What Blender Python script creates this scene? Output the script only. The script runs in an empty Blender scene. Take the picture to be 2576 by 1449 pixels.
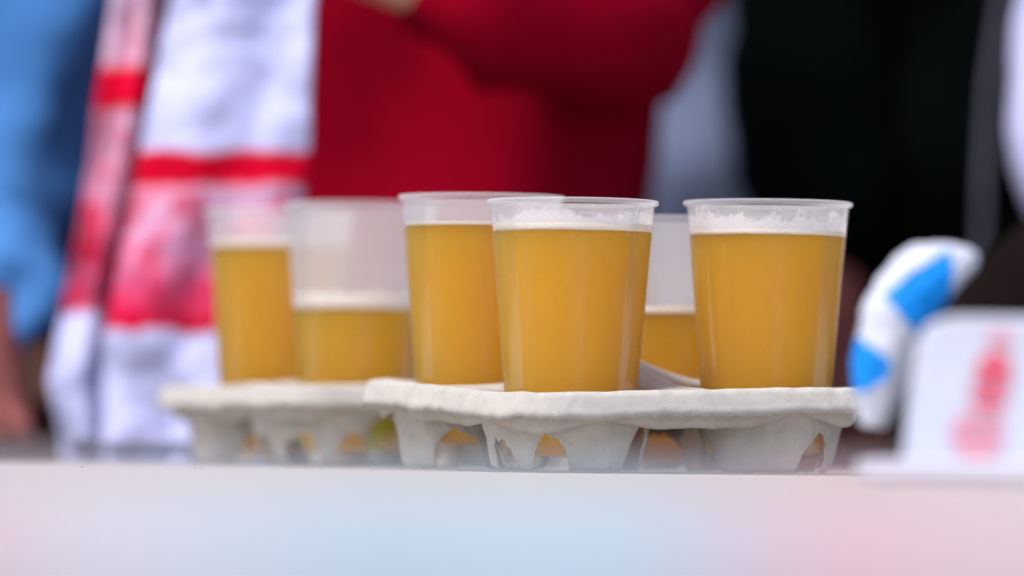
import bpy, bmesh, math, random
from mathutils import Vector, Matrix, Euler, noise
R = math.radians
PI = math.pi
random.seed(7)
sc = bpy.context.scene
col = sc.collection

# ------------------------------------------------------------------ camera
DF = 3.4                                   # camera to the plane y = 0
cam_d = bpy.data.cameras.new('camera')
cam = bpy.data.objects.new('camera', cam_d)
col.objects.link(cam)
CAM_Z = 0.006
rot = Euler((R(90 + 1.626), 0, 0)).to_matrix() @ Matrix.Rotation(R(0.65), 3, 'Z')
cam.matrix_world = Matrix.Translation((0, -DF, CAM_Z)) @ rot.to_4x4()
cam_d.sensor_width = 36
cam_d.lens = 36 * DF / 0.5699
cam_d.clip_start = 0.05
cam_d.clip_end = 400
cam_d.dof.use_dof = True
cam_d.dof.focus_distance = DF - 0.03
cam_d.dof.aperture_fstop = (cam_d.lens / 1000) / 0.075
sc.camera = cam

def W(px, py, Y):
    """world point at depth Y seen at (px, py) of the 2576 x 1449 survey of the photograph"""
    k = 0.5699 / DF / 2576
    d = rot @ Vector(((px - 1288) * k, -(py - 724.5) * k, -1))
    t = (Y + DF) / d.y
    return Vector((d.x * t, Y, CAM_Z + d.z * t))

# ------------------------------------------------------------------ world, sun, exposure
SUN_EL, SUN_AZ = 60, -38                    # azimuth measured from the camera's back towards its left
world = bpy.data.worlds.new('World')
sc.world = world
world.use_nodes = True
wn = world.node_tree.nodes
sky = wn.new('ShaderNodeTexSky')
sky.sky_type = 'NISHITA'
sky.sun_disc = False
sdir = Vector((math.sin(R(SUN_AZ)) * math.cos(R(SUN_EL)), -math.cos(R(SUN_AZ)) * math.cos(R(SUN_EL)), math.sin(R(SUN_EL))))
sky.sun_elevation = R(SUN_EL)
sky.sun_rotation = math.atan2(sdir.x, sdir.y)
sky.air_density = 1.0
sky.dust_density = 3.0
world.node_tree.links.new(sky.outputs[0], wn['Background'].inputs[0])
wn['Background'].inputs[1].default_value = 0.08
sun_d = bpy.data.lights.new('sun', 'SUN')
sun_d.energy = 1.5
sun_d.angle = R(14)
sun_d.color = (1.0, 0.95, 0.88)
sun = bpy.data.objects.new('sun', sun_d)
col.objects.link(sun)
sun.rotation_euler = (-sdir).to_track_quat('-Z', 'Y').to_euler()
sc.view_settings.view_transform = 'Standard'
sc.view_settings.look = 'None'
sc.view_settings.gamma = 1
sc.view_settings.exposure = 1.2
sc.cycles.max_bounces = 14
sc.cycles.transparent_max_bounces = 32
sc.cycles.transmission_bounces = 12
sc.cycles.sample_clamp_indirect = 6
sc.cycles.volume_bounces = 32
sc.cycles.max_bounces = 40

# ------------------------------------------------------------------ helpers
def link_mesh(name, verts, faces, mat, parent=None, smooth=True, loc=None):
    me = bpy.data.meshes.new(name)
    me.from_pydata([tuple(v) for v in verts], [], faces)
    me.update()
    if smooth:
        me.polygons.foreach_set('use_smooth', [True] * len(me.polygons))
    o = bpy.data.objects.new(name, me)
    col.objects.link(o)
    for m in (mat if isinstance(mat, (list, tuple)) else [mat]):
        me.materials.append(m)
    if parent:
        o.parent = parent
    if loc:
        o.location = loc
    return o

def thing(name, label, cat, loc=(0, 0, 0), rz=0, group=None):
    o = bpy.data.objects.new(name, None)
    o.empty_display_size = 0.02
    col.objects.link(o)
    o.location = loc
    o.rotation_euler = (0, 0, rz)
    o['label'] = label
    o['category'] = cat
    if group:
        o['group'] = group
    return o

def tag(o, label, cat, group=None, kind=None):
    o['label'] = label
    o['category'] = cat
    if group: o['group'] = group
    if kind: o['kind'] = kind
    return o

def lathe(profile, n=96):
    """profile from axis to axis (or open); r == 0 points become poles"""
    vs, fs, rings = [], [], []
    for r, z in profile:
        if r < 1e-6:
            rings.append([len(vs)]); vs.append((0, 0, z))
        else:
            rings.append(list(range(len(vs), len(vs) + n)))
            vs += [(r * math.cos(2 * PI * k / n), r * math.sin(2 * PI * k / n), z) for k in range(n)]
    for a, b in zip(rings, rings[1:]):
        for k in range(n):
            k2 = (k + 1) % n
            if len(a) == 1 and len(b) == 1: continue
            if len(a) == 1: fs.append((a[0], b[k2], b[k]))
            elif len(b) == 1: fs.append((a[k], a[k2], b[0]))
            else: fs.append((a[k], a[k2], b[k2], b[k]))
    return vs, fs

def fbm(p, s, o=4):
    return noise.fractal(Vector(p) * s, 1.0, 2.0, o)

def modifier(o, kind, **kw):
    m = o.modifiers.new(kind.lower(), kind)
    for k, v in kw.items():
        setattr(m, k, v)
    return m

def box(name, x0, x1, y0, y1, z0, z1, mat, parent=None, bevel=0.0):
    vs = [(x, y, z) for z in (z0, z1) for y in (y0, y1) for x in (x0, x1)]
    fs = [(0, 2, 3, 1), (4, 5, 7, 6), (0, 1, 5, 4), (2, 6, 7, 3), (0, 4, 6, 2), (1, 3, 7, 5)]
    o = link_mesh(name, vs, fs, mat, parent, smooth=False)
    if bevel:
        modifier(o, 'BEVEL', width=bevel, segments=3)
    return o

# ------------------------------------------------------------------ materials
class Mat:
    def __init__(self, name):
        self.m = bpy.data.materials.new(name)
        self.m.use_nodes = True
        self.t = self.m.node_tree
        self.t.nodes.clear()
        self.out = self.t.nodes.new('ShaderNodeOutputMaterial')
    def n(self, kind, **kw):
        x = self.t.nodes.new('ShaderNode' + kind)
        for k, v in kw.items():
            if k.startswith('i_'):
                key = k[2:].replace('_', ' ')
                x.inputs[int(key) if key.isdigit() else key].default_value = v
            else:
                setattr(x, k, v)
        return x
    def l(self, a, b):
        self.t.links.new(a, b)
    def coord(self, scale=(1, 1, 1)):
        tc = self.n('TexCoord')
        mp = self.n('Mapping')
        mp.inputs['Scale'].default_value = scale
        self.l(tc.outputs['Object'], mp.inputs[0])
        return mp.outputs[0]
    def ramp(self, src, stops):
        r = self.n('ValToRGB')
        e = r.color_ramp.elements
        while len(e) > 1: e.remove(e[-1])
        for i, (p, c) in enumerate(stops):
            el = e[0] if i == 0 else e.new(p)
            el.position = p
            el.color = (*c, 1) if len(c) == 3 else c
        self.l(src, r.inputs[0])
        return r.outputs[0]
    def noise(self, scale, vec=None, detail=5, rough=0.55):
        x = self.n('TexNoise')
        x.inputs['Scale'].default_value = scale
        x.inputs['Detail'].default_value = detail
        x.inputs['Roughness'].default_value = rough
        if vec is not None: self.l(vec, x.inputs['Vector'])
        return x.outputs['Fac']

def plain(name, c, rough=0.8, var=0.12, scale=30, bump=0.2, bscale=200, sheen=0.0, metal=0, spec=0.12):
    M = Mat(name)
    b = M.n('BsdfPrincipled')
    b.inputs['Roughness'].default_value = rough
    b.inputs['Metallic'].default_value = metal
    b.inputs['Sheen Weight'].default_value = sheen
    b.inputs['Specular IOR Level'].default_value = spec
    v = M.coord()
    lo = tuple(x * (1 - var) for x in c); hi = tuple(min(1, x * (1 + var)) for x in c)
    M.l(M.ramp(M.noise(scale, v), [(0.3, lo), (0.7, hi)]), b.inputs['Base Color'])
    bp = M.n('Bump'); bp.inputs['Strength'].default_value = bump; bp.inputs['Distance'].default_value = 0.002
    M.l(M.noise(bscale, v), bp.inputs['Height'])
    M.l(bp.outputs[0], b.inputs['Normal'])
    M.l(b.outputs[0], M.out.inputs[0])
    return M.m

def pulp_mat(name, c, weave):
    M = Mat(name)
    b = M.n('BsdfPrincipled'); b.inputs['Roughness'].default_value = 0.93
    b.inputs['Specular IOR Level'].default_value = 0.15
    v = M.coord()
    base = M.ramp(M.noise(60, v, 9, 0.75), [(0.28, tuple(x * 0.80 for x in c)), (0.55, c), (0.8, tuple(x * 1.07 for x in c))])
    # fibres and flecks of recycled paper
    vo = M.n('TexVoronoi'); vo.inputs['Scale'].default_value = 330; M.l(M.coord((1, 0.55, 1.3)), vo.inputs['Vector'])
    near = M.ramp(vo.outputs['Distance'], [(0.10, (1, 1, 1)), (0.17, (0, 0, 0))])
    cell = M.n('SeparateColor'); M.l(vo.outputs['Color'], cell.inputs[0])
    pick = M.n('Math', operation='GREATER_THAN'); pick.inputs[1].default_value = 0.90; M.l(cell.outputs[0], pick.inputs[0])
    mul = M.n('Math', operation='MULTIPLY'); M.l(near, mul.inputs[0]); M.l(pick.outputs[0], mul.inputs[1])
    fleck = M.ramp(cell.outputs[1], [(0.0, (0.12, 0.10, 0.09)), (0.55, (0.15, 0.12, 0.12)), (0.6, (0.25, 0.33, 0.6)), (0.8, (0.6, 0.2, 0.15))])
    mx = M.n('Mix', data_type='RGBA'); M.l(mul.outputs[0], mx.inputs[0]); M.l(base, mx.inputs[6]); M.l(fleck, mx.inputs[7])
    M.l(mx.outputs[2], b.inputs['Base Color'])
    bp = M.n('Bump'); bp.inputs['Strength'].default_value = 0.8; bp.inputs['Distance'].default_value = 0.0016
    M.l(M.noise(230, v, 8, 0.75), bp.inputs['Height'])
    last = bp
    if weave:
        w = M.n('TexWave'); w.inputs['Scale'].default_value = 290; w.inputs['Distortion'].default_value = 5
        w.inputs['Detail'].default_value = 1; w.inputs['Detail Scale'].default_value = 0.4
        rr = M.n('Mapping'); rr.inputs['Rotation'].default_value = (0.3, 0.9, 0.6); M.l(v, rr.inputs[0]); M.l(rr.outputs[0], w.inputs['Vector'])
        b2 = M.n('Bump'); b2.inputs['Strength'].default_value = 0.75; b2.inputs['Distance'].default_value = 0.0008
        M.l(w.outputs['Fac'], b2.inputs['Height']); M.l(bp.outputs[0], b2.inputs['Normal']); last = b2
    M.l(last.outputs[0], b.inputs['Normal'])
    tr = M.n('BsdfTranslucent'); tr.inputs[0].default_value = (0.8, 0.72, 0.62, 1)
    ms = M.n('MixShader'); ms.inputs[0].default_value = 0.12; M.l(b.outputs[0], ms.inputs[1]); M.l(tr.outputs[0], ms.inputs[2])
    M.l(ms.outputs[0], M.out.inputs[0])
    return M.m

def plastic_mat(name='milky_plastic', k=1.0):
    M = Mat(name)
    lw = M.n('LayerWeight'); lw.inputs['Blend'].default_value = 0.35
    f = M.ramp(lw.outputs['Facing'], [(0.0, (0.022 * k,) * 3), (0.85, (0.036 * k,) * 3), (1.0, (min(0.7, 0.22 * k),) * 3)])
    fl = M.ramp(M.noise(1, M.coord((48, 48, 1.2)), 2, 0.5), [(0.38, (0.8,) * 3), (0.5, (1.0,) * 3), (0.68, (2.0,) * 3)] if k < 2 else [(0, (1,) * 3)])
    fm = M.n('Math', operation='MULTIPLY'); M.l(f, fm.inputs[0]); M.l(fl, fm.inputs[1]); f = fm.outputs[0]
    bp = M.n('Bump'); bp.inputs['Strength'].default_value = 0.25; bp.inputs['Distance'].default_value = 0.0006
    M.l(M.noise(1, M.coord((160, 160, 2)), 3), bp.inputs['Height'])
    d = M.n('BsdfDiffuse'); d.inputs[0].default_value = (0.84, 0.83, 0.85, 1)
    tr = M.n('BsdfTranslucent'); tr.inputs[0].default_value = (0.86, 0.83, 0.86, 1)
    m1 = M.n('MixShader'); m1.inputs[0].default_value = 0.5; M.l(d.outputs[0], m1.inputs[1]); M.l(tr.outputs[0], m1.inputs[2])
    t = M.n('BsdfTransparent')
    m2 = M.n('MixShader'); M.l(f, m2.inputs[0]); M.l(t.outputs[0], m2.inputs[1]); M.l(m1.outputs[0], m2.inputs[2])
    g = M.n('BsdfGlossy'); g.inputs['Roughness'].default_value = 0.12; M.l(bp.outputs[0], g.inputs['Normal'])
    fr = M.n('Fresnel'); fr.inputs[0].default_value = 1.38; M.l(bp.outputs[0], fr.inputs['Normal'])
    sc_ = M.n('Math', operation='MULTIPLY'); sc_.inputs[1].default_value = 0.14; M.l(fr.outputs[0], sc_.inputs[0])
    m3 = M.n('MixShader'); M.l(sc_.outputs[0], m3.inputs[0]); M.l(m2.outputs[0], m3.inputs[1]); M.l(g.outputs[0], m3.inputs[2])
    M.l(m3.outputs[0], M.out.inputs[0])
    return M.m

def beer_mat():
    """cloudy wheat beer: refracting skin, light scattered and absorbed in its depth"""
    M = Mat('amber_beer')
    bp = M.n('Bump'); bp.inputs['Strength'].default_value = 0.8; bp.inputs['Distance'].default_value = 0.004
    M.l(M.noise(1, M.coord((50, 50, 1.5)), 1), bp.inputs['Height'])
    g = M.n('BsdfRefraction'); g.inputs['Color'].default_value = (1, 1, 1, 1); g.inputs['Roughness'].default_value = 0.06
    g.inputs['IOR'].default_value = 1.33; M.l(bp.outputs[0], g.inputs['Normal'])
    t = M.n('BsdfTransparent')
    m2 = M.n('MixShader'); m2.inputs[0].default_value = 0.4; M.l(g.outputs[0], m2.inputs[1]); M.l(t.outputs[0], m2.inputs[2])
    M.l(m2.outputs[0], M.out.inputs[0])
    vs_ = M.n('VolumeScatter'); vs_.inputs['Color'].default_value = (1, 1, 1, 1); vs_.inputs['Density'].default_value = 66; vs_.inputs['Anisotropy'].default_value = 0.0
    va = M.n('VolumeAbsorption'); va.inputs['Color'].default_value = (1.0, 0.9805, 0.0, 1); va.inputs['Density'].default_value = 820
    ad = M.n('AddShader'); M.l(vs_.outputs[0], ad.inputs[0]); M.l(va.outputs[0], ad.inputs[1])
    M.l(ad.outputs[0], M.out.inputs[1])
    return M.m

def foam_mat():
    M = Mat('beer_foam')
    v = M.coord()
    b = M.n('BsdfPrincipled'); b.inputs['Roughness'].default_value = 0.6
    M.l(M.ramp(M.noise(900, v, 3), [(0.35, (0.80, 0.74, 0.68)), (0.6, (0.92, 0.88, 0.85))]), b.inputs['Base Color'])
    tr = M.n('BsdfTranslucent'); tr.inputs[0].default_value = (0.95, 0.88, 0.82, 1)
    m = M.n('MixShader'); m.inputs[0].default_value = 0.4; M.l(b.outputs[0], m.inputs[1]); M.l(tr.outputs[0], m.inputs[2])
    M.l(m.outputs[0], M.out.inputs[0])
    return M.m

def lacing_mat():
    M = Mat('foam_lacing')
    v = M.coord()
    at = M.n('Attribute', attribute_name='hrel')
    n1 = M.noise(170, v, 6, 0.6)
    n2 = M.noise(620, v, 3, 0.6)
    a = M.n('Math', operation='MULTIPLY_ADD'); M.l(n1, a.inputs[0]); a.inputs[1].default_value = 2.4; a.inputs[2].default_value = -0.2
    s = M.n('Math', operation='SUBTRACT'); M.l(a.outputs[0], s.inputs[0]); M.l(at.outputs['Fac'], s.inputs[1])
    body = M.ramp(s.outputs[0], [(0.0, (0.0,) * 3), (0.05, (0.5,) * 3), (0.35, (0.9,) * 3)])
    holes = M.ramp(n2, [(0.28, (0.6,) * 3), (0.42, (1,) * 3)])
    m0 = M.n('Math', operation='MULTIPLY'); M.l(body, m0.inputs[0]); M.l(holes, m0.inputs[1])
    vo = M.n('TexVoronoi', feature='DISTANCE_TO_EDGE'); vo.inputs['Scale'].default_value = 300
    wv = M.n('Mix', data_type='VECTOR'); wv.inputs[0].default_value = 0.012
    nz_ = M.n('TexNoise'); nz_.inputs['Scale'].default_value = 260; M.l(v, nz_.inputs['Vector'])
    M.l(v, wv.inputs[4]); M.l(nz_.outputs['Color'], wv.inputs[5]); M.l(wv.outputs[1], vo.inputs['Vector'])
    line = M.ramp(vo.outputs['Distance'], [(0.03, (0.7,) * 3), (0.12, (0,) * 3)])
    a2 = M.n('Math', operation='ADD'); a2.inputs[1].default_value = 0.75; M.l(s.outputs[0], a2.inputs[0])
    far = M.ramp(a2.outputs[0], [(0.0, (0,) * 3), (0.25, (1,) * 3)])
    patchy = M.ramp(M.noise(110, v, 3), [(0.48, (0,) * 3), (0.56, (1,) * 3)])
    m3_ = M.n('Math', operation='MULTIPLY'); M.l(line, m3_.inputs[0]); M.l(far, m3_.inputs[1])
    m4_ = M.n('Math', operation='MULTIPLY'); M.l(m3_.outputs[0], m4_.inputs[0]); M.l(patchy, m4_.inputs[1])
    mu = M.n('Math', operation='MAXIMUM'); M.l(m0.outputs[0], mu.inputs[0]); M.l(m4_.outputs[0], mu.inputs[1])
    mx = M.n('Math', operation='MAXIMUM'); M.l(mu.outputs[0], mx.inputs[0]); mx.inputs[1].default_value = 0.36
    d = M.n('BsdfDiffuse'); d.inputs[0].default_value = (0.93, 0.90, 0.89, 1)
    tr = M.n('BsdfTranslucent'); tr.inputs[0].default_value = (0.93, 0.90, 0.89, 1)
    m1 = M.n('MixShader'); m1.inputs[0].default_value = 0.45; M.l(d.outputs[0], m1.inputs[1]); M.l(tr.outputs[0], m1.inputs[2])
    t = M.n('BsdfTransparent')
    m2 = M.n('MixShader'); M.l(mx.outputs[0], m2.inputs[0]); M.l(t.outputs[0], m2.inputs[1]); M.l(m1.outputs[0], m2.inputs[2])
    M.l(m2.outputs[0], M.out.inputs[0])
    return M.m

def scarf_mat(name, bands, pat):
    """knitted scarf: colour bands along the attribute 'run' (0 top .. 1 bottom), woven red motif where pat"""
    M = Mat(name)
    at = M.n('Attribute', attribute_name='run')
    uv = M.n('Attribute', attribute_name='wv')
    WHITE = (0.78, 0.76, 0.82); RED = (0.56, 0.004, 0.05)
    base = M.ramp(at.outputs['Fac'], bands)
    inside = M.ramp(at.outputs['Fac'], pat)
    n1 = M.noise(48, M.coord((1.3, 1, 0.8)), 3, 0.5)
    rr = M.ramp(n1, [(0.42, (0, 0, 0)), (0.62, (1, 1, 1))])
    mu = M.n('Math', operation='MULTIPLY'); M.l(inside, mu.inputs[0]); M.l(rr, mu.inputs[1])
    mx = M.n('Mix', data_type='RGBA'); M.l(mu.outputs[0], mx.inputs[0]); M.l(base, mx.inputs[6]); mx.inputs[7].default_value = (*RED, 1)
    b = M.n('BsdfPrincipled'); b.inputs['Roughness'].default_value = 0.95; b.inputs['Specular IOR Level'].default_value = 0.04
    M.l(mx.outputs[2], b.inputs['Base Color'])
    w = M.n('TexWave'); w.inputs['Scale'].default_value = 140; M.l(M.coord(), w.inputs['Vector'])
    bp = M.n('Bump'); bp.inputs['Strength'].default_value = 0.4; bp.inputs['Distance'].default_value = 0.002
    M.l(w.outputs['Fac'], bp.inputs['Height']); M.l(bp.outputs[0], b.inputs['Normal'])
    M.l(b.outputs[0], M.out.inputs[0])
    return M.m

def skirt_mat():
    M = Mat('printed_table_skirt')
    v = M.coord()
    sx = M.n('SeparateXYZ'); M.l(v, sx.inputs[0])
    mr = M.n('MapRange'); mr.inputs['From Min'].default_value = -0.30; mr.inputs['From Max'].default_value = 0.30
    M.l(sx.outputs['X'], mr.inputs['Value'])
    c = M.ramp(mr.outputs[0], [(0.16, (0.48, 0.30, 0.36)), (0.29, (0.41, 0.41, 0.48)), (0.42, (0.33, 0.41, 0.50)), (0.56, (0.33, 0.41, 0.50)),
                               (0.67, (0.47, 0.33, 0.39)), (0.80, (0.44, 0.37, 0.42)), (0.92, (0.39, 0.40, 0.47)), (1.0, (0.39, 0.40, 0.47))])
    b = M.n('BsdfPrincipled'); b.inputs['Roughness'].default_value = 0.85
    M.l(c, b.inputs['Base Color'])
    M.l(b.outputs[0], M.out.inputs[0])
    return M.m

def table_mat():
    M = Mat('white_laminate')
    b = M.n('BsdfPrincipled'); b.inputs['Roughness'].default_value = 0.42; b.inputs['Specular IOR Level'].default_value = 0.35
    v = M.coord()
    M.l(M.ramp(M.noise(5, v, 4), [(0.3, (0.46, 0.42, 0.385)), (0.7, (0.50, 0.465, 0.43))]), b.inputs['Base Color'])
    bp = M.n('Bump'); bp.inputs['Strength'].default_value = 0.3; bp.inputs['Distance'].default_value = 0.0006
    M.l(M.noise(300, v, 4), bp.inputs['Height']); M.l(bp.outputs[0], b.inputs['Normal'])
    M.l(b.outputs[0], M.out.inputs[0])
    return M.m

PLASTIC_LIP = plastic_mat('milky_plastic_thick', 14.0)
PLASTIC, BEER, FOAM, LACE = plastic_mat(), beer_mat(), foam_mat(), lacing_mat()
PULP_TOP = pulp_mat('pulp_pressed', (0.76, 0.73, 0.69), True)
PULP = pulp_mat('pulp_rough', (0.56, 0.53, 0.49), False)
TABLE, SKIRT = table_mat(), skirt_mat()
SKIN = plain('skin', (0.62, 0.33, 0.22), 0.5, 0.08, 20)
RED = plain('red_fabric', (0.24, 0.0003, 0.012), 0.9, 0.12, 12, 0.3, 300, 0.0, 0, 0.03)
BLUE = plain('blue_fabric', (0.055, 0.175, 0.44), 0.8, 0.25, 5, 0.3, 300, 0, 0, 0.06)
BLACK = plain('black_fabric', (0.0012, 0.0026, 0.0025), 0.9, 0.2, 9, spec=0.02)
GREYBLUE = plain('grey_blue_fabric', (0.20, 0.25, 0.42), 0.85, 0.12, 9)
WHITEF = plain('white_fabric', (0.58, 0.61, 0.93), 0.85, 0.05, 9)
DENIM = plain('dark_denim', (0.035, 0.045, 0.08), 0.9, 0.2, 14)
GREYTR = plain('grey_trousers', (0.22, 0.22, 0.24), 0.9, 0.2, 14)
HAIR = plain('dark_hair', (0.03, 0.02, 0.012), 0.6, 0.3, 60)
DARKBAG = plain('dark_bag_cloth', (0.008, 0.005, 0.0045), 0.9, 0.25, 25, 0.4, 250, spec=0.03)
BACK = plain('dark_tarpaulin', (0.006, 0.012, 0.011), 0.9, 0.3, 2, spec=0.03)
GROUND = plain('asphalt', (0.055, 0.055, 0.06), 0.9, 0.25, 3, 0.5, 60)
METAL = plain('grey_metal', (0.35, 0.36, 0.38), 0.4, 0.1, 20, metal=0.8)
CARD = plain('white_card', (0.58, 0.61, 0.74), 0.55, 0.04, 20)
PRINT = plain('pink_print', (0.70, 0.10, 0.16), 0.6, 0.15, 60)
PRINT2 = plain('pale_pink_print', (0.72, 0.30, 0.38), 0.6, 0.12, 60)
PAPERW = plain('white_paper', (0.62, 0.65, 0.78), 0.5, 0.05, 30)
PAPERB = plain('blue_paper', (0.01, 0.27, 0.86), 0.45, 0.1, 30)
CRUMB = plain('dark_crumb', (0.06, 0.05, 0.05), 0.9, 0.4, 900)
TOPW = plain('dark_lanyard', (0.03, 0.03, 0.05), 0.6, 0.2, 20)
ZIP = plain('grey_zip', (0.16, 0.16, 0.22), 0.6, 0.2, 20)
SOLE = plain('shoe_leather', (0.03, 0.025, 0.02), 0.5, 0.2, 20)

# ------------------------------------------------------------------ ground, table
TZ = -0.75
g = link_mesh('ground', [(-60, -60, TZ), (60, -60, TZ), (60, 120, TZ), (-60, 120, TZ)], [(0, 1, 2, 3)], GROUND)
g['kind'] = 'structure'
T_FRONT, T_BACK = -1.50, 0.56
table = thing('serving_table', 'long white serving table under the beer trays, its near edge printed pale blue and pink', 'table', (0, 0, TZ))
box('tabletop', -1.3, 1.3, T_FRONT, T_BACK, -TZ - 0.03, -TZ, TABLE, table, 0.002)
# cloth skirt hanging from the near edge, gently pleated
vs, fs = [], []
NX, NZ = 260, 6
for i in range(NX + 1):
    for j in range(NZ + 1):
        x = -1.3 + 2.6 * i / NX
        t = j / NZ
        vs.append((x, T_FRONT - 0.004 - 0.006 * t * (1 + math.sin(x * 42 + 2 * fbm((x, 0, 0), 3))), -TZ - 0.0015 - 0.40 * t))
for i in range(NX):
    for j in range(NZ):
        a = i * (NZ + 1) + j
        fs.append((a, a + 1, a + NZ + 2, a + NZ + 1))
sk = link_mesh('table_skirt', vs, fs, SKIRT, table)
modifier(sk, 'SOLIDIFY', thickness=0.0015, offset=0)
for x in (-1.22, 1.22):
    for y in (T_FRONT + 0.08, T_BACK - 0.08):
        v_, f_ = lathe([(0, 0), (0.022, 0), (0.022, 0.01), (0.016, 0.012), (0.016, -TZ - 0.0305), (0, -TZ - 0.0305)], 16)
        link_mesh('leg', v_, f_, METAL, table, loc=(x, y, 0))

# crumbs and fluff lying along the line of focus
bm = bmesh.new()
for px in (214, 497, 503, 815, 936, 946, 1610):
    p = W(px, 1183, -0.035)
    for k in range(random.choice((1, 2))):
        r = random.uniform(0.0002, 0.0005)
        mt = Matrix.Translation((p.x + random.uniform(-.001, .001), -0.035 + random.uniform(-.02, .02), r * 0.6)) @ Euler((random.random(), random.random(), random.random())).to_matrix().to_4x4() @ Matrix.Diagonal((1.4, 1, 0.7, 1))
        bmesh.ops.create_icosphere(bm, subdivisions=1, radius=r, matrix=mt)
me = bpy.data.meshes.new('crumbs'); bm.to_mesh(me); bm.free(); me.materials.append(CRUMB)
o = bpy.data.objects.new('crumbs', me); col.objects.link(o)
tag(o, 'tiny dark crumbs scattered on the white tabletop', 'crumbs', kind='stuff')

# ------------------------------------------------------------------ pulp trays
S = 0.06            # half the distance between cells
A = 0.112           # half the width of the tray
CR = 0.030          # corner radius

def rr_dist(dx, dy):
    """distance from a cell's centre to the edge of its quadrant, outer side = +x +y"""
    hi, ho = S, A - S
    c = ho - CR
    best = 1e9
    if dx > 1e-9: best = min(best, ho / dx)
    if dx < -1e-9: best = min(best, hi / -dx)
    if dy > 1e-9: best = min(best, ho / dy)
    if dy < -1e-9: best = min(best, hi / -dy)
    x, y = dx * best, dy * best
    if x > c and y > c:                      # rounded outer corner
        b = dx * c + dy * c
        q = 2 * c * c - CR * CR
        best = b + math.sqrt(max(0, b * b - q))
    return best

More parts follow.
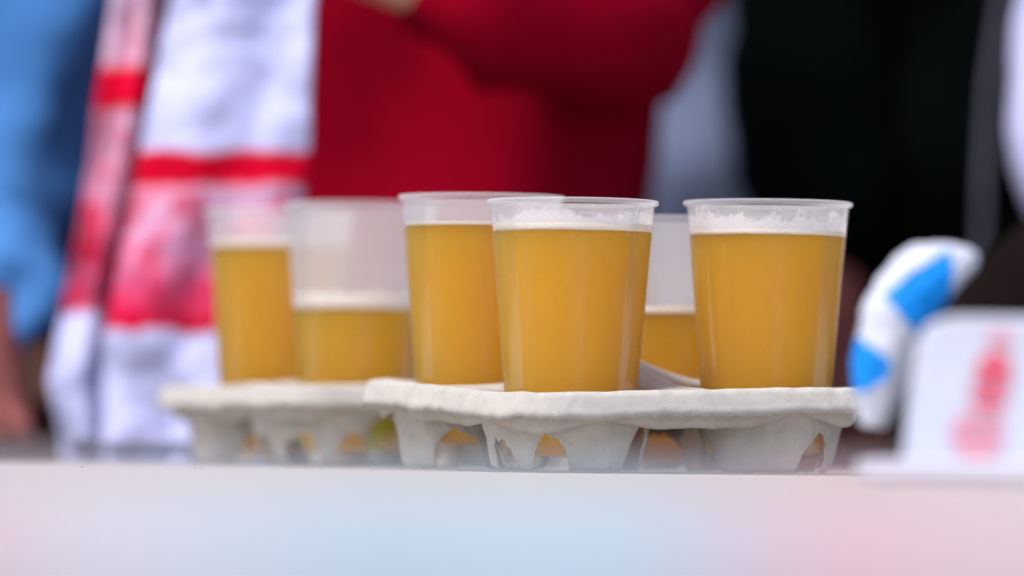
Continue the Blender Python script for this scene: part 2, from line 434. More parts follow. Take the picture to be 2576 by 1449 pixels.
def build_tray(name, label, loc, ang, heights, arcs, seed, zs=1.0):
    """heights: rim height at local corners (--, +-, -+, ++); arcs: for each cell, arches (centre angle, half width, height)"""
    t = thing(name, label, 'cup carrier', loc, ang, 'moulded pulp cup carriers')
    def edge(u, v):
        a, b = (u / A + 1) / 2, (v / A + 1) / 2
        a = min(1, max(0, a)); b = min(1, max(0, b))
        h = heights
        return ((h[0] * (1 - a) + h[1] * a) * (1 - b) + (h[2] * (1 - a) + h[3] * a) * b) * zs
    def zd(u, v):
        r2 = u * u + v * v
        rim = max(abs(u), abs(v)) / A
        return (edge(u, v) + 0.0115 * math.exp(-r2 / 0.0016) + 0.004 * math.exp(-((abs(u) - 0.0) ** 2) / 0.0003) * (1 - rim) + 0.004 * math.exp(-(v * v) / 0.0003) * (1 - rim)
                + 0.0009 * fbm((u + seed, v, seed), 28, 3))
    # rim: pressed flange all round, folded down, with a rough lower edge
    per = []
    c = A - CR
    for (cx, cy, a0) in ((c, -c, -90), (c, c, 0), (-c, c, 90), (-c, -c, 180)):
        n = 46
        for k in range(n):
            a = R(a0 + 90 * k / (n - 1))
            per.append((cx + CR * math.cos(a), cy + CR * math.sin(a), math.cos(a), math.sin(a)))
        # straight side
        nx, ny = math.cos(R(a0 + 90)), math.sin(R(a0 + 90))
        ex, ey = cx + CR * nx, cy + CR * ny
        L = 2 * c
        tx, ty = -ny, nx
        for k in range(1, 60):
            per.append((ex + tx * L * k / 60, ey + ty * L * k / 60, nx, ny))
    N = len(per)
    prof = [(-0.004, -0.0005), (-0.0008, 0.0002), (0.0014, -0.0002), (0.0026, -0.0022), (0.0036, -0.0060), (0.0045, -0.0088), (0.0056, -0.0119)]
    under = [(0.0047, -0.0119), (0.0030, -0.0106), (0.0014, -0.0092), (-0.0008, -0.0082), (-0.0030, -0.0080)]
    skirt = [(-0.0032, -0.0085), (-0.0038, -0.012), (-0.0050, -0.016), (-0.0066, -0.0195)]
    ring = prof + under + skirt
    vs, fs = [], []
    for i, (x, y, nx, ny) in enumerate(per):
        z0 = zd(x, y)
        wob = 0.0008 * fbm((x * 1.0, y, seed + 3), 30, 4)
        fray = 0.0015 * fbm((x, y, seed + 9), 260, 5) + 0.0012 * fbm((x, y, seed + 1), 45, 2)
        lump = 0.0022 * max(0, fbm((x, y, seed + 20), 24, 2)) 
        for j, (o_, dz) in enumerate(ring):
            z = z0 + dz
            oo = o_ + wob * (0.3 + abs(dz) * 60)
            if 4 <= j <= 8:                       # lower lip
                z += fray * (0.5 if j in (4, 8) else 1.0) 
            if 1 <= j <= 3: z += lump * 0.6
            if j >= len(ring) - 3: z += 0.002 * fbm((x, y, seed + 5), 34, 4) + 0.006 * max(0, 1 - min(abs(abs(x) - S) if abs(y) > A - CR else 1, abs(abs(y) - S) if abs(x) > A - CR else 1) / 0.03) * (j - len(ring) + 4) / 3
            pn = 0.0005 * fbm((x, y, z + seed), 160, 4)
            vs.append((x + nx * (oo + pn), y + ny * (oo + pn), z))
    K = len(ring)
    for i in range(N):
        i2 = (i + 1) % N
        for j in range(K - 1):
            fs.append((i * K + j, i2 * K + j, i2 * K + j + 1, i * K + j + 1))
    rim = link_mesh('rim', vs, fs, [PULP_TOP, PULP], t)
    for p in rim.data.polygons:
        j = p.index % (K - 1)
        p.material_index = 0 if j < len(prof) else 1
    modifier(rim, 'SOLIDIFY', thickness=0.0011, offset=-1)
    # second ply showing under the folded lip
    vs, fs = [], []
    for i, (x, y, nx, ny) in enumerate(per):
        z0 = zd(x, y)
        fray = 0.0013 * fbm((x, y, seed + 9), 210, 4) * 1.0 + 0.0010 * fbm((x, y, seed + 31), 40, 3)
        for (o_, dz) in ((0.0018, -0.0060), (0.0029, -0.0092), (0.0034, -0.0128)):
            vs.append((x + nx * (o_ + 0.0004 * fbm((x, y, seed), 90, 3)), y + ny * o_, z0 + dz + (fray if dz < -0.012 else 0)))
    for i in range(N):
        i2 = (i + 1) % N
        for j in range(2):
            fs.append((i * 3 + j, i2 * 3 + j, i2 * 3 + j + 1, i * 3 + j + 1))
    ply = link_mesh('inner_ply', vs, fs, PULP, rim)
    modifier(ply, 'SOLIDIFY', thickness=0.0006, offset=-1)
    # cells
    n = 256
    for ci, (sx, sy) in enumerate(((-1, -1), (1, -1), (-1, 1), (1, 1))):
        cx, cy = sx * S, sy * S
        vs, fs = [], []
        ro, rb = 0.0470, 0.0390
        rings = 7 + 20
        for k in range(n):
            a = 2 * PI * k / n
            dx, dy = math.cos(a), math.sin(a)
            D = rr_dist(dx * sx, dy * sy)
            D = max(D, ro + 0.0005)
            # lower edge, cut by arches (angles seen from above, world minus tray rotation)
            zb = 0.0016 + 0.0008 * fbm((dx, dy, seed + ci), 9, 3)
            for (ac, hw, hh) in arcs[ci]:
                d_ = (math.degrees(a + ang) - ac + 180) % 360 - 180
                e = abs(d_ + 2.0 * fbm((dx, dy, seed + ci * 3), 7, 3)) / hw
                if e < 1.0:
                    prof_ = (1 - e ** 2.6) ** 0.7
                    zb = max(zb, hh * prof_ * (1 + 0.16 * fbm((dx, dy, 7 + seed), 12, 4)) + 0.0020 * fbm((dx * 2, dy * 2, seed), 18, 5))
            ztop = zd(cx + dx * ro, cy + dy * ro)
            for j in range(7):
                q = j / 6
                r = D + (ro - D) * q
                u, v = cx + dx * r, cy + dy * r
                z = zd(u, v) - (0.0022 * q ** 6)
                vs.append((u, v, z))
            z0 = ztop - 0.0022
            for j in range(1, 21):
                q = j / 20
                z = z0 + (zb - z0) * q
                h = max(0, z) / z0
                r = rb + (ro + 0.0030 * min(1, q * 5) - rb) * (h ** 0.95) - 0.0035 * max(0, 1 - z / 0.006) ** 2
                r += (0.0018 * fbm((cx + dx * 0.05, cy + dy * 0.05, z * 1.1 + seed), 46, 5) - 0.0012 * abs(fbm((cx + dx * 0.05, cy + dy * 0.05, z * 0.7), 90, 3))) * min(1, q * 4)
                r += 0.0012 * math.cos(a * 6 + seed) * (1 - h)
                vs.append((cx + dx * r, cy + dy * r, z))
        for k in range(n):
            k2 = (k + 1) % n
            for j in range(rings - 1):
                fs.append((k * rings + j, k * rings + j + 1, k2 * rings + j + 1, k2 * rings + j))
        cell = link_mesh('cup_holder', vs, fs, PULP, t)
        modifier(cell, 'SOLIDIFY', thickness=0.0014, offset=0)
    return t

TH = math.atan2(0.051, 0.1087)
# arches measured in world angles: -90 faces the camera, 0 is to the right
front_arcs = [
    [(-102, 16, 0.0200), (-146, 17, 0.0185), (-22, 17, 0.028), (40, 16, 0.018), (100, 15, 0.020), (165, 12, 0.018)],     # F
    [(-42, 18, 0.0235), (-150, 28, 0.0265), (10, 16, 0.0220), (80, 16, 0.020), (130, 14, 0.018)],                          # R
    [(-103, 23, 0.0225), (-38, 20, 0.022), (20, 15, 0.019), (90, 15, 0.018), (155, 10, 0.006)],                            # B
    [(-95, 24, 0.0230), (-150, 18, 0.022), (-20, 18, 0.020), (60, 14, 0.018), (120, 14, 0.018)]]                           # C4
fc = Vector((0.0310, 0, 0)) + Vector((math.cos(TH) * S - math.sin(TH) * S, math.sin(TH) * S + math.cos(TH) * S, 0))
build_tray('cup_carrier', 'sharp grey moulded pulp cup carrier in front, holding four cups', fc, TH,
           (0.0420, 0.0490, 0.0518, 0.0490), front_arcs, 2.3)
back_arcs = [
    [(-66, 17, 0.0225), (-112, 17, 0.0215), (-155, 20, 0.020), (-25, 17, 0.0225), (40, 16, 0.016), (120, 15, 0.018)],
    [(-80, 14, 0.0160), (-150, 13, 0.016), (-20, 14, 0.016), (60, 14, 0.016), (120, 14, 0.016)],
    [(-78, 28, 0.0260), (-130, 9, 0.004), (0, 14, 0.017), (80, 14, 0.016)],
    [(-95, 15, 0.0160), (-150, 13, 0.016), (-20, 16, 0.016), (60, 14, 0.016)]]
L2 = Vector((W(909, 900, 0.34).x, 0.34, 0))
bc = L2 + Vector((math.cos(TH) * S - math.sin(TH) * S, math.sin(TH) * S + math.cos(TH) * S, 0))
bc.x -= 0.017
build_tray('cup_carrier', 'blurred pulp cup carrier behind and left of the sharp one, holding two cups', bc, TH - R(2),
           (0.0455, 0.046, 0.0455, 0.046), back_arcs, 11.7, 1.1)

# ------------------------------------------------------------------ beer cups
H = 0.148
def r_out(z): return 0.0343 + (0.0461 - 0.0343) * z / 0.145
WT = 0.0006
wall_prof = [(0, 0.0036), (0.020, 0.0036), (0.0308, 0.0038), (0.0322, 0.0), (0.0336, 0.0), (0.0343, 0.0010)]
for k in range(1, 25): wall_prof.append((r_out(0.145 * k / 24), 0.145 * k / 24))
wall_prof += [(0.0470, 0.1452), (0.0477, 0.1458), (0.0479, 0.1468), (0.0476, 0.1477), (0.0466, 0.1480), (0.0458, 0.1474), (r_out(0.145) - WT, 0.145)]
for k in range(23, 0, -1):
    z = 0.145 * k / 24
    wall_prof.append((r_out(z) - WT, z))
wall_prof += [(0.0335, 0.0052), (0.020, 0.0045), (0, 0.0045)]
wall_v, wall_f = lathe(wall_prof, 128)
wall_me = None

def build_cup(label, X, Y, z0, level, foam, lace, seed, tilt=(0, 0)):
    """level: beer surface above the cup's own base; foam: thickness; lace: (low, high) reach of residue above the beer"""
    global wall_me
    t = thing('beer_cup', label, 'beer cup', (X, Y, z0), seed * 1.7, 'plastic cups of beer')
    t.rotation_euler = (R(tilt[0]), R(tilt[1]), 0)
    if wall_me is None:
        w = link_mesh('cup_wall', wall_v, wall_f, [PLASTIC, PLASTIC_LIP], t); wall_me = w.data
        for p in wall_me.polygons:
            if p.center.z > 0.1451: p.material_index = 1
    else:
        w = bpy.data.objects.new('cup_wall', wall_me); col.objects.link(w); w.parent = t
    gap = 0.00012
    pr = [(0, 0.0052), (0.020, 0.0052), (0.0325, 0.0058), (r_out(0.008) - WT - gap, 0.008)]
    for k in range(1, 13):
        z = 0.008 + (level - 0.008) * k / 12
        pr.append((r_out(z) - WT - gap, z))
    pr += [(0.03, level), (0, level)]
    v, f = lathe(pr, 128)
    link_mesh('beer', v, f, BEER, t)
    # foam head
    n = 160
    vs, fs = [], []
    rows = [(1, 0), (1, 0.35), (1, 0.7), (0.99, 1.0), (0.85, 1.0), (0.5, 0.9), (0.2, 0.85)]
    for j, (q, h) in enumerate(rows):
        for k in range(n):
            a = 2 * PI * k / n
            r = (r_out(level + foam * h) - WT - gap) * q
            x, y = r * math.cos(a), r * math.sin(a)
            e = 0.0005 * fbm((x, y, seed), 170, 3) if j == 0 else 0.0
            z = level + 0.00025 + e + foam * h * (1 + 0.3 * fbm((x, y, seed), 60, 3))
            vs.append((x, y, z))
    for j in range(len(rows) - 1):
        for k in range(n):
            k2 = (k + 1) % n
            fs.append((j * n + k, j * n + k2, (j + 1) * n + k2, (j + 1) * n + k))
    fs.append(tuple(range((len(rows) - 1) * n, len(rows) * n)))
    fs.append(tuple(range(n - 1, -1, -1)))
    link_mesh('foam', vs, fs, FOAM, t)
    # residue on the inside of the wall
    top = 0.1445
    rows = 14
    vs, fs, hr = [], [], []
    for j in range(rows + 1):
        for k in range(n):
            a = 2 * PI * k / n
            z = level + foam * 0.7 + (top - level - foam * 0.7) * j / rows
            r = r_out(z) - WT - 0.0003
            reach = lace[0] + (lace[1] - lace[0]) * (0.5 + 0.9 * fbm((math.cos(a), math.sin(a), seed * 5), 1.6, 3))
            vs.append((r * math.cos(a), r * math.sin(a), z - level))
            hr.append((z - level - foam * 0.7) / max(0.0006, reach))
    for j in range(rows):
        for k in range(n):
            k2 = (k + 1) % n
            fs.append((j * n + k, j * n + k2, (j + 1) * n + k2, (j + 1) * n + k))
    la = link_mesh('foam_residue', vs, fs, LACE, t, loc=(0, 0, level))
    at = la.data.attributes.new('hrel', 'FLOAT', 'POINT')
    at.data.foreach_set('value', hr)
    return t

def bubbles(t, count, level, seed):
    rnd = random.Random(seed)
    bm = bmesh.new()
    for i in range(count):
        a = rnd.uniform(-PI, 0); z = rnd.uniform(0.03, level - 0.002)
        if rnd.random() < 0.35: z = level - rnd.random() ** 2 * 0.012
        r = rnd.uniform(0.00012, 0.00028)
        rad = r_out(z) - 0.0002
        bmesh.ops.create_icosphere(bm, subdivisions=1, radius=r, matrix=Matrix.Translation((rad * math.cos(a), rad * math.sin(a), z)))
    me = bpy.data.meshes.new('bubbles'); bm.to_mesh(me); bm.free(); me.materials.append(FOAM)
    o = bpy.data.objects.new('bubbles', me); col.objects.link(o); o.parent = t
    o['kind'] = 'stuff'

def cup_at(px, Y, label, rim_y, beer_y, foam, lace, seed, tilt=(0, 0), tall=1.0):
    top = W(px, rim_y, Y)
    z0 = top.z - H * tall
    lv = W(px, beer_y, Y - 0.03).z - z0
    p = W(px, rim_y, Y)
    t = build_cup(label, p.x, Y, z0, lv / tall, foam, lace, seed, tilt)
    t.scale = (1, 1, tall)
    return t, lv / tall

cF, lF = cup_at(1441, 0.0, 'sharpest full beer cup in front, with broad band of foam clinging inside', 504, 580, 0.0045, (0.002, 0.0115), 1)
bubbles(cF, 90, lF, 5)
cR, lR = cup_at(1932, 0.051, 'rightmost full beer cup, ragged flecks of foam above the beer', 508, 591, 0.0028, (0.0005, 0.017), 2)
bubbles(cR, 30, lR, 6)
cB, lB = cup_at(1212, 0.109, 'full beer cup partly hidden behind the sharpest cup, thin flat foam', 493, 567, 0.0014, (0.0002, 0.001), 3)
cC, lC = cup_at(1702, 0.160, 'low-filled beer cup glimpsed in the gap between the two sharp right cups', 549, 791, 0.004, (0.0004, 0.003), 4)
cL, lL = cup_at(909, 0.34, 'half-full blurred beer cup, thick foam low in a tall milky rim', 513, 778, 0.0085, (0.001, 0.006), 5, tall=1.07)
cK, lK = cup_at(706, 0.45, 'leftmost blurred beer cup, nearly full, behind the half-full one', 530, 622, 0.0045, (0.001, 0.004), 6, tall=1.07)

# ------------------------------------------------------------------ things on the right of the table (nearer than the trays)
YC = -0.60
def X(px, Y, y=1100): return W(px, y, Y).x
def Z(py, Y, x=1288): return W(x, py, Y).z
# white carton: body with a slanted shoulder, base flap, print
bx = thing('paper_carton', 'white card carton with faded red print standing at the right edge', 'carton', (X(2470, YC), YC, 0))
ox = X(2470, YC)
pts = [(2278, 1185), (2296, 1000), (2318, 860), (2345, 812), (2400, 796), (2660, 800), (2680, 1185)]
poly = [(W(a, b, YC).x - ox, max(0.002, W(a, b, YC).z)) for a, b in pts]
vs = [(x, -0.0, z) for x, z in poly] + [(x * 0.96, 0.055, z) for x, z in poly]
m_ = len(poly)
fs = [tuple(range(m_)), tuple(range(2 * m_ - 1, m_ - 1, -1))] + [(i, m_ + i, m_ + (i + 1) % m_, (i + 1) % m_) for i in range(m_)]
o = link_mesh('carton_body', vs, fs, CARD, bx, smooth=False); modifier(o, 'BEVEL', width=0.002, segments=3)
fx0, fx1 = X(2178, YC) - ox, X(2700, YC) - ox
o = box('base_flap', fx0, fx1, -0.03, 0.075, 0.0012, 0.0095, CARD, bx, 0.002)
def decal(name, pts, mat):
    pp = [W(a, b, YC) for a, b in pts]
    link_mesh(name, [(p.x - ox, -0.0012, p.z) for p in pp] + [(p.x - ox, -0.0004, p.z) for p in pp],
              [tuple(range(len(pp))), tuple(range(2 * len(pp) - 1, len(pp) - 1, -1))] + [(i, len(pp) + i, len(pp) + (i + 1) % len(pp), (i + 1) % len(pp)) for i in range(len(pp))], mat, bx, smooth=False)
decal('printed_letter', [(2455, 940), (2462, 905), (2500, 880), (2540, 900), (2545, 940)], PRINT)
decal('printed_letter', [(2448, 975), (2452, 948), (2542, 948), (2538, 975)], PRINT)
decal('printed_letter', [(2440, 1015), (2444, 988), (2532, 990), (2528, 1018), (2490, 1026)], PRINT)
decal('printed_letter', [(2400, 1060), (2420, 1040), (2518, 1035), (2522, 1062)], PRINT2)
decal('printed_letter', [(2385, 1100), (2395, 1072), (2525, 1072), (2522, 1104)], PRINT2)
decal('printed_letter', [(2400, 1125), (2396, 1112), (2520, 1112), (2508, 1142), (2470, 1158), (2425, 1148)], PRINT2)
decal('printed_letter', [(2480, 858), (2490, 836), (2540, 834), (2550, 868)], PRINT2)

# dark cloth bag behind the carton
YB = -0.49
lev = [(1197, 2240, 2760), (1120, 2242, 2770), (1040, 2256, 2780), (960, 2290, 2780), (880, 2332, 2775), (800, 2360, 2775), (730, 2398, 2770), (670, 2455, 2765), (615, 2512, 2755), (565, 2566, 2740), (525, 2620, 2715), (505, 2650, 2690)]
vs, fs = [], []
n = 64
cxb = X(2500, YB)
for j, (py, a, b) in enumerate(lev):
    x0, x1 = W(a, py, YB).x - cxb, W(b, py, YB).x - cxb
    z = max(0.0015, W(2500, py, YB).z)
    for k in range(n):
        an = 2 * PI * k / n
        f = 1 + 0.05 * fbm((math.cos(an), math.sin(an), z * 12), 1.5, 3)
        cx_, hw = (x0 + x1) / 2, (x1 - x0) / 2
        vs.append((cx_ + hw * math.cos(an) * f, min(0.05, hw) * math.sin(an) * f, z))
for j in range(len(lev) - 1):
    for k in range(n):
        k2 = (k + 1) % n
        fs.append((j * n + k, j * n + k2, (j + 1) * n + k2, (j + 1) * n + k))
fs += [tuple(range(n - 1, -1, -1)), tuple(range((len(lev) - 1) * n, len(lev) * n))]
bag = link_mesh('cloth_bag', vs, fs, DARKBAG, loc=(cxb, YB, 0))
tag(bag, 'dark brown cloth bag slumped behind the white carton', 'bag')

# blue and white lozenge paper wrapper, a crumpled tube leaning on the bag
YP = -0.42
sp = [(2196, 1075, 30, 20), (2202, 1035, 44, 30), (2212, 985, 66, 44), (2222, 930, 77, 56), (2234, 870, 84, 62), (2254, 810, 88, 64), (2280, 760, 92, 62), (2318, 718, 92, 56), (2362, 690, 84, 48), (2404, 668, 62, 40), (2440, 650, 34, 28), (2458, 642, 10, 10)]
vs, fs, mi = [], [], []
n, sub = 96, 6
P = []
for i in range(len(sp) - 1):
    for s_ in range(sub):
        q = s_ / sub
        a0, a1, a2, a3 = sp[max(0, i - 1)], sp[i], sp[i + 1], sp[min(len(sp) - 1, i + 2)]
        P.append(tuple(0.5 * (2 * a1[c_] + (a2[c_] - a0[c_]) * q + (2 * a0[c_] - 5 * a1[c_] + 4 * a2[c_] - a3[c_]) * q * q + (3 * a1[c_] - a0[c_] - 3 * a2[c_] + a3[c_]) * q ** 3) for c_ in range(4)))
P.append(sp[-1])
PX = 1 / 4520 * (DF + YP) / DF
c0 = W(2260, 900, YP)
def survey(p):
    q = rot.transposed() @ (p - Vector((0, -DF, CAM_Z)))
    k = 0.5699 / DF / 2576
    return 1288 + q.x / -q.z / k, 724.5 - q.y / -q.z / k
def inside(x, y, poly):
    r = False
    for (x1, y1), (x2, y2) in zip(poly, poly[1:] + poly[:1]):
        if (y1 > y) != (y2 > y) and x < (x2 - x1) * (y - y1) / (y2 - y1) + x1: r = not r
    return r
# printed blue lozenges, edges as they fall on the crumpled paper
BLUE1 = [(2222, 742), (2285, 688), (2390, 625), (2402, 690), (2376, 790), (2330, 880), (2300, 838)]
BLUE2 = [(2120, 845), (2185, 862), (2246, 915), (2228, 955), (2180, 985), (2120, 990)]
BLUE3 = [(2255, 1000), (2300, 950), (2330, 1000), (2290, 1060)]
for i, (x, y, w_, d_) in enumerate(P):
    c1 = W(x, y, YP); nb = P[min(len(P) - 1, i + 1)]; pb = P[max(0, i - 1)]
    tv = (W(nb[0], nb[1], YP) - W(pb[0], pb[1], YP)).normalized()
    side = Vector((tv.z, 0, -tv.x))
    for k in range(n):
        an = 2 * PI * k / n
        f = 1 + 0.12 * fbm((math.cos(an), math.sin(an), i * 0.07), 2.0, 4)
        p = c1 - c0 + side * (math.cos(an) * w_ * PX * f) + Vector((0, 1, 0)) * (-math.sin(an) * d_ * PX * f)
        vs.append(tuple(p))
for i in range(len(P) - 1):
    for k in range(n):
        k2 = (k + 1) % n
        fs.append((i * n + k, (i + 1) * n + k, (i + 1) * n + k2, i * n + k2))
        fc_ = sum((Vector(vs[q_]) for q_ in fs[-1]), Vector()) / 4
        sx_, sy_ = survey(fc_ + c0)
        if fc_.y < 0.002:
            blue_ = inside(sx_, sy_, BLUE1) or inside(sx_, sy_, BLUE2) or inside(sx_, sy_, BLUE3)
        else:
            u = i / 30.0; v = k / n * 3.0
            blue_ = (math.floor(u + v) + math.floor(u - v)) % 2 == 0
        mi.append(1 if blue_ else 0)
fs += [tuple(range(n)), tuple(range(len(P) * n - 1, (len(P) - 1) * n - 1, -1))]; mi += [0, 0]
wr = link_mesh('paper_wrapper', vs, fs, [PAPERW, PAPERB], loc=tuple(c0))
wr.data.polygons.foreach_set('material_index', mi)
tag(wr, 'crumpled paper wrapper with blue and white lozenges leaning beside the carton', 'wrapper')

# ------------------------------------------------------------------ people behind the table
def skinned(name, nodes, edges, mat, parent, sub=2, disp=0.0, dscale=9):
    """nodes: (x, y, z, rx, ry); node 0 is the root. One continuous surface."""
    me = bpy.data.meshes.new(name)
    me.from_pydata([n_[:3] for n_ in nodes], edges, [])
    o = bpy.data.objects.new(name, me); col.objects.link(o)
    modifier(o, 'SKIN', use_smooth_shade=True, branch_smoothing=0.6)
    if not me.skin_vertices: me.skin_vertices.new()
    sv = me.skin_vertices[0].data
    for i, n_ in enumerate(nodes):
        sv[i].radius = (n_[3], n_[4]); sv[i].use_root = (i == 0)
    modifier(o, 'SUBSURF', levels=sub, render_levels=sub)
    dg = bpy.context.evaluated_depsgraph_get()
    ev = bpy.data.meshes.new_from_object(o.evaluated_get(dg))
    o.modifiers.clear()
    o.data = ev
    ev.materials.clear(); ev.materials.append(mat)
    ev.polygons.foreach_set('use_smooth', [True] * len(ev.polygons))
    if disp:
        for v in ev.vertices:
            p = v.co.copy()
            v.co = p + v.normal * disp * fbm((p.x * 1.5, p.y, p.z * 1.1), dscale, 3)
    o.parent = parent
    return o

def chain(a, b, k, ra, rb):
    return [(a[0] + (b[0] - a[0]) * i / k, a[1] + (b[1] - a[1]) * i / k, a[2] + (b[2] - a[2]) * i / k, ra + (rb - ra) * i / k, ra + (rb - ra) * i / k) for i in range(1, k + 1)]

def person(label, x, y, lh, rh, top_mat, bottom_mat, w=1.0, turn=0.0, skin=None, hair_len=0.0):
    """standing figure facing the table (-y); lh, rh: points from shoulder to wrist in local coordinates, ground at z 0; x+ is the picture's right"""
    t = thing('person', label, 'person', (x, y, TZ), turn)
    nodes, edges = [], []
    def add(n_, prev):
        nodes.append(n_)
        if prev is not None: edges.append((prev, len(nodes) - 1))
        return len(nodes) - 1
    pel = add((0, 0, 0.93, .14 * w, .10), None)
    wa = add((0, 0, 1.06, .125 * w, .09), pel)
    ch = add((0, 0, 1.25, .15 * w, .10), wa)
    sh = add((0, 0.01, 1.40, .13 * w, .08), ch)
    ne = add((0, 0.0, 1.49, .055, .055), sh)
    hb = add((0, -0.01, 1.56, .065, .075), ne)
    hm = add((0, -0.01, 1.64, .078, .095), hb)
    add((0, 0.0, 1.71, .06, .07), hm)
    for s in (-1, 1):
        h0 = add((s * .09 * w, 0, .86, .085, .085), pel)
        kn = add((s * .10, -.01, .48, .055, .06), h0)
        an = add((s * .11, .02, .10, .037, .04), kn)
        he = add((s * .11, -.03, .045, .038, .035), an)
        add((s * .125, -.16, .03, .035, .022), he)
    hands = []
    for s, path in ((-1, lh), (1, rh)):
        e = sh
        for k, q in enumerate(path[:-1]):
            e = add((*q, .036 - .008 * k / len(path), .036 - .008 * k / len(path)), e)
        wr_, el = path[-1], path[-2]
        wi = add((*wr_, .027, .024), e)
        d = (Vector(wr_) - Vector(el)).normalized()
        pm = Vector(wr_) + d * 0.05
        pa = add((*pm, .032, .018), wi)
        perp = d.cross(Vector((0, 1, 0)))
        if perp.length < 0.2: perp = d.cross(Vector((0, 0, 1)))
        perp.normalize(); third = d.cross(perp).normalized()
        pk = add((*(pm + d * 0.035), .034, .016), pa)
        for fi in range(4):
            off = perp * (fi - 1.5) * 0.0185
            L = (0.030, 0.036, 0.033, 0.026)[fi]
            a1 = add((*(pm + d * 0.055 + off), .0095, .0095), pk)
            a2 = add((*(pm + d * (0.055 + L) + off + third * 0.010), .0085, .0085), a1)
            add((*(pm + d * (0.055 + L * 1.6) + off + third * 0.028), .0070, .0070), a2)
        b1 = add((*(pm - d * 0.01 - perp * 0.040), .012, .012), pa)
        add((*(pm + d * 0.025 - perp * 0.062 + third * 0.01), .0095, .0095), b1)
    skinned('body', nodes, edges, skin or SKIN, t, 2)
    # face details
    for s in (-1, 1):
        bm = bmesh.new(); bmesh.ops.create_uvsphere(bm, u_segments=12, v_segments=8, radius=0.012)
        me = bpy.data.meshes.new('eye'); bm.to_mesh(me); bm.free(); me.materials.append(WHITEF)
        e = bpy.data.objects.new('eye', me); col.objects.link(e); e.parent = t; e.location = (s * 0.031, -0.084, 1.635)
    v_, f_ = lathe([(0, 0.0), (0.013, 0.004), (0.011, 0.02), (0.006, 0.042), (0, 0.046)], 14)
    nz = link_mesh('nose', v_, f_, SKIN, t, loc=(0, -0.094, 1.585))
    skinned('hair', [(0, 0.02, 1.70, .082, .095), (0, 0.035, 1.62, .084, .075), (0, 0.045, 1.55 - hair_len, .06, .045)], [(0, 1), (1, 2)], HAIR, t, 2, 0.006, 40)
    # trousers and shoes
    nd = [(0, 0, .95, .155 * w, .115), (0, 0, .90, .15 * w, .115)]; ed = [(0, 1)]
    for s in (-1, 1):
        i0 = len(nd)
        nd += [(s * .09 * w, 0, .82, .10, .10), (s * .10, -.01, .48, .072, .075), (s * .11, .015, .12, .06, .065)]
        ed += [(1, i0), (i0, i0 + 1), (i0 + 1, i0 + 2)]
    skinned('trousers', nd, ed, bottom_mat, t, 2, 0.008, 10)
    for s in (-1, 1):
        skinned('shoe', [(s * .11, .03, .06, .05, .05), (s * .115, -.06, .045, .048, .035), (s * .128, -.18, .035, .044, .028)], [(0, 1), (1, 2)], SOLE, t, 2)
    return t

def loft(name, rows, mat, parent, n=96, fold=0.006, seed=0, fs_=10):
    """rows: (z, cx, hw, cy, hd) elliptical garment sections"""
    vs, fs = [], []
    for z, cx, hw, cy, hd in rows:
        for k in range(n):
            a = 2 * PI * k / n
            c, s = math.cos(a), math.sin(a)
            e = 0.75
            x = cx + hw * math.copysign(abs(c) ** e, c); y = cy + hd * math.copysign(abs(s) ** e, s)
            f = fold * fbm((x + seed, y, z * 1.3), fs_, 3)
            vs.append((x + c * f, y + s * f, z))
    for j in range(len(rows) - 1):
        for k in range(n):
            k2 = (k + 1) % n
            fs.append((j * n + k, j * n + k2, (j + 1) * n + k2, (j + 1) * n + k))
    fs += [tuple(range(n - 1, -1, -1)), tuple(range((len(rows) - 1) * n, len(rows) * n))]
    return link_mesh(name, vs, fs, mat, parent)

def rows_interp(keys, n=26):
    out = []
    for i in range(n + 1):
        z = keys[0][0] + (keys[-1][0] - keys[0][0]) * i / n
        for a, b in zip(keys, keys[1:]):
            if a[0] <= z <= b[0] + 1e-9:
                q = (z - a[0]) / (b[0] - a[0]); q = q * q * (3 - 2 * q)
                out.append((z,) + tuple(a[c] + (b[c] - a[c]) * q for c in range(1, 5))); break
    return out

G = -TZ                                     # table height above the ground
def sleeve(parent, path, radii, mat, disp=0.012, fs_=16):
    return skinned('sleeve', [(*p, r, r) for p, r in zip(path, radii)], [(k, k + 1) for k in range(len(path) - 1)], mat, parent, 2, disp, fs_)
def loc(px, py, Y, bx, by):
    p = W(px, py, Y); return (p.x - bx, Y - by, p.z - TZ)
def hang(s, a=.27):
    return [(s * .165, .01, 1.40), (s * a * .85, .02, 1.2), (s * a, .015, 1.08), (s * (a + .005), -.02, .93)]
HR = (.07, .064, .056, .044)
# --- red jacket: arm folded across the belly, hand at the upper left
px_, py_ = -0.074, 0.93
ra = [(.165, .01, 1.40), (.195, -.02, 1.24), loc(1575, 75, py_ - .12, px_, py_), loc(1500, 62, py_ - .19, px_, py_), loc(1280, 5, py_ - .25, px_, py_), loc(1010, -55, py_ - .27, px_, py_)]
la = hang(-1)
red = person('person in deep red jacket, forearm folded across the belly, red and white scarf hanging', px_, py_, la, ra, RED, DENIM)
JK = [(0.80, 0, .182, 0, .14), (0.95, 0, .180, 0, .14), (1.08, 0.0, .180, 0, .135), (1.25, 0, .19, 0, .13), (1.38, 0, .185, .01, .11), (1.46, 0, .10, .01, .08), (1.49, 0, .07, 0, .07)]
loft('jacket', rows_interp([(0.70, 0, .185, 0, .135)] + JK), RED, red, fold=0.022, seed=3, fs_=8)
sleeve(red, ra, (.075, .07, .066, .064, .062, .048), RED, 0.014)
sleeve(red, la, HR, RED)

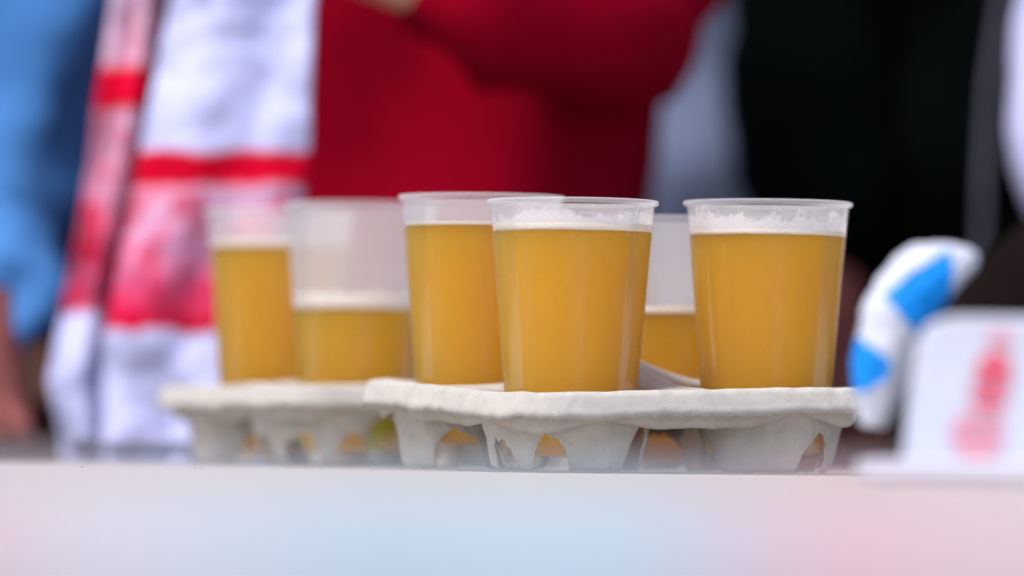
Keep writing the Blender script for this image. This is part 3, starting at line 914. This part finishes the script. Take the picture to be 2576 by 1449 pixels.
def scarf_sheet(parent, keys, Y, mat, seed, amp=0.012):
    """keys: (py, xl, xr) in survey pixels, top to bottom, hung at depth Y"""
    vs, fs, run = [], [], []
    NU, NV = 40, 110
    p0, p1 = keys[0][0], keys[-1][0]
    px0 = parent.location
    for j in range(NV + 1):
        py = p0 + (p1 - p0) * j / NV
        for a, b in zip(keys, keys[1:]):
            if a[0] <= py <= b[0]:
                q = (py - a[0]) / (b[0] - a[0]); xl = a[1] + (b[1] - a[1]) * q; xr = a[2] + (b[2] - a[2]) * q; break
        for i in range(NU + 1):
            u = i / NU
            p = W(xl + (xr - xl) * u, py, Y)
            dy = amp * (math.sin(u * 9 + seed + py * 0.003) * 0.6 + fbm((p.x + seed, p.z, seed), 14, 3)) - 0.012 * math.sin(u * PI)
            vs.append((p.x - px0.x, Y + dy - px0.y, p.z - px0.z))
            run.append(min(1, max(0, py / 1200 + 0.012 * fbm((u * 2, seed, py * 0.004), 2.0, 3))))
    for j in range(NV):
        for i in range(NU):
            a = j * (NU + 1) + i
            fs.append((a, a + NU + 1, a + NU + 2, a + 1))
    o = link_mesh('scarf', vs, fs, mat, parent)
    at = o.data.attributes.new('run', 'FLOAT', 'POINT'); at.data.foreach_set('value', run)
    modifier(o, 'SOLIDIFY', thickness=0.005, offset=0)
    # fringe strands below the end
    xl, xr = keys[-1][1], keys[-1][2]
    bm = bmesh.new()
    ns = 34
    for s_ in range(ns):
        xx = xl + (xr - xl) * (s_ + .5) / ns
        a_ = W(xx, p1 - 6, Y); b_ = a_ + Vector((random.uniform(-.01, .004), random.uniform(-.01, .01), -0.10 - random.uniform(0, .03)))
        a_ = a_ - px0; b_ = b_ - px0
        prev = None
        for q in range(5):
            c_ = a_.lerp(b_, q / 4) + Vector((0.003 * math.sin(q * 1.7 + s_), 0.003 * math.cos(q + s_), 0))
            rr = 0.0030
            ring = [bm.verts.new((c_.x + rr * math.cos(k * PI / 3), c_.y + rr * math.sin(k * PI / 3), c_.z)) for k in range(6)]
            if prev:
                for k in range(6): bm.faces.new((prev[k], ring[k], ring[(k + 1) % 6], prev[(k + 1) % 6]))
            prev = ring
    me = bpy.data.meshes.new('fringe'); bm.to_mesh(me); bm.free(); me.materials.append(WHITEF)
    f = bpy.data.objects.new('fringe', me); col.objects.link(f); f.parent = o; f['kind'] = 'stuff'
    return o

WC, RC = (0.56, 0.59, 0.92), (0.60, 0.002, 0.025)
sm1 = scarf_mat('scarf_front', [(0.0, WC), (0.310, WC), (0.325, RC), (0.385, RC), (0.40, (0.66, 0.40, 0.60)), (0.52, (0.66, 0.30, 0.50)), (0.60, (0.56, 0.08, 0.20)), (0.685, RC), (0.70, WC), (1.0, WC)],
                [(0.0, (0, 0, 0)), (0.39, (0, 0, 0)), (0.41, (0.7,) * 3), (0.69, (0.95,) * 3), (0.705, (0, 0, 0))])
sm2 = scarf_mat('scarf_back', [(0.0, (0.66, 0.48, 0.66)), (0.13, (0.66, 0.4, 0.55)), (0.150, RC), (0.225, RC), (0.24, (0.62, 0.36, 0.52)), (0.45, (0.58, 0.25, 0.40)), (0.55, (0.52, 0.10, 0.2)), (0.65, (0.5, 0.08, 0.16)), (0.67, WC), (1.0, WC)],
                [(0.0, (0.4,) * 3), (0.40, (0.6,) * 3), (0.45, (0.95,) * 3), (0.64, (0.95,) * 3), (0.66, (0, 0, 0))])
s1 = scarf_sheet(red, [(-250, 480, 830), (0, 430, 790), (400, 352, 775), (470, 338, 762), (840, 268, 700), (1125, 262, 690)], 0.615, sm1, 1.0)
s2 = scarf_sheet(red, [(-250, 330, 450), (0, 290, 400), (300, 243, 380), (650, 185, 330), (820, 150, 300), (960, 118, 290), (1120, 160, 300)], 0.655, sm2, 4.0)

# --- blue jacket at the left edge, arm hanging, reddish hand near the table
bx_, by_ = W(-330, 400, 0.95).x, 0.98
ba = [(.165, .01, 1.40), loc(105, -100, .84, bx_, by_), loc(52, 260, .80, bx_, by_), loc(-8, 560, .80, bx_, by_), loc(-30, 860, .68, bx_, by_)]
bl = hang(-1)
SKIN2 = plain('ruddy_skin', (0.17, 0.055, 0.05), 0.6, 0.2, 20)
blue = person('person in bright blue jacket at the left edge, arm hanging towards the table', bx_, by_, bl, ba, BLUE, GREYTR, skin=SKIN2)
loft('jacket', rows_interp([(0.86, 0, .185, 0, .135)] + JK[1:]), BLUE, blue, fold=0.016, seed=9)
sleeve(blue, ba[:-1] + [loc(-30, 870, .67, bx_, by_)], (.08, .068, .062, .056, .046), BLUE, 0.036, 12)
sleeve(blue, bl, HR, BLUE)

# --- grey-blue shirt between the red and the black jacket
gx, gy = W(1560, 400, 1.5).x, 1.62
gr = person('person in grey-blue top, a strip between the red and black jackets', gx, gy, hang(-1), hang(1), GREYBLUE, DENIM)
loft('shirt', rows_interp([(0.70, 0, .175, 0, .125)] + JK[1:]), GREYBLUE, gr, fold=0.012, seed=19)
for s in (-1, 1):
    sleeve(gr, hang(s), HR, GREYBLUE)

# --- black jacket
kx, ky = W(2790, 400, 1.3).x, 1.36
kl = [(-.165, .01, 1.40), (-.23, .0, 1.2), loc(2060, 420, 1.3, kx, ky), loc(2110, 760, 1.24, kx, ky)]
bk = person('person in black jacket standing between the grey-blue and white tops', kx, ky, kl, hang(1), BLACK, DENIM, skin=SKIN2)
loft('jacket', rows_interp([(0.66, 0, .20, 0, .14), (0.95, 0, .195, 0, .14)] + JK[2:]), BLACK, bk, fold=0.016, seed=29)
sleeve(bk, kl, (.075, .075, .07, .055), BLACK)
sleeve(bk, hang(1), HR, BLACK)

# --- white shirt at the right edge: only its sleeve is in the picture
wx_, wy_ = W(2790, -100, 0.75).x + 0.175, 0.80
wl_ = [(-.165, .01, 1.40), loc(2790, -120, .78, wx_, wy_), loc(2738, 250, .76, wx_, wy_), loc(2728, 640, .74, wx_, wy_)]
wp = person('person in white long-sleeved top, cut off by the right edge', wx_, wy_, wl_, hang(1), WHITEF, DENIM)
loft('shirt', rows_interp([(0.80, 0.01, .17, 0, .13)] + JK[1:]), WHITEF, wp, fold=0.008, seed=39)
sleeve(wp, wl_, (.07, .062, .060, .056), WHITEF, 0.008)
sleeve(wp, hang(1), HR, WHITEF)
# grey zip edge of the black jacket
zp = [loc(2556, -150, 1.19, kx, ky), loc(2522, 0, 1.19, kx, ky), loc(2488, 220, 1.19, kx, ky), loc(2474, 450, 1.19, kx, ky), loc(2468, 700, 1.19, kx, ky)]
skinned('zip', [(*p, .0035, .0035) for p in zp], [(k, k + 1) for k in range(4)], ZIP, bk, 1)

# --- dark awning wall behind everybody
bw = box('awning_wall', -3.2, 3.2, 2.6, 2.66, TZ, 1.9, BACK, None, 0.01)
tag(bw, 'dark green-black awning wall behind the people', 'awning')
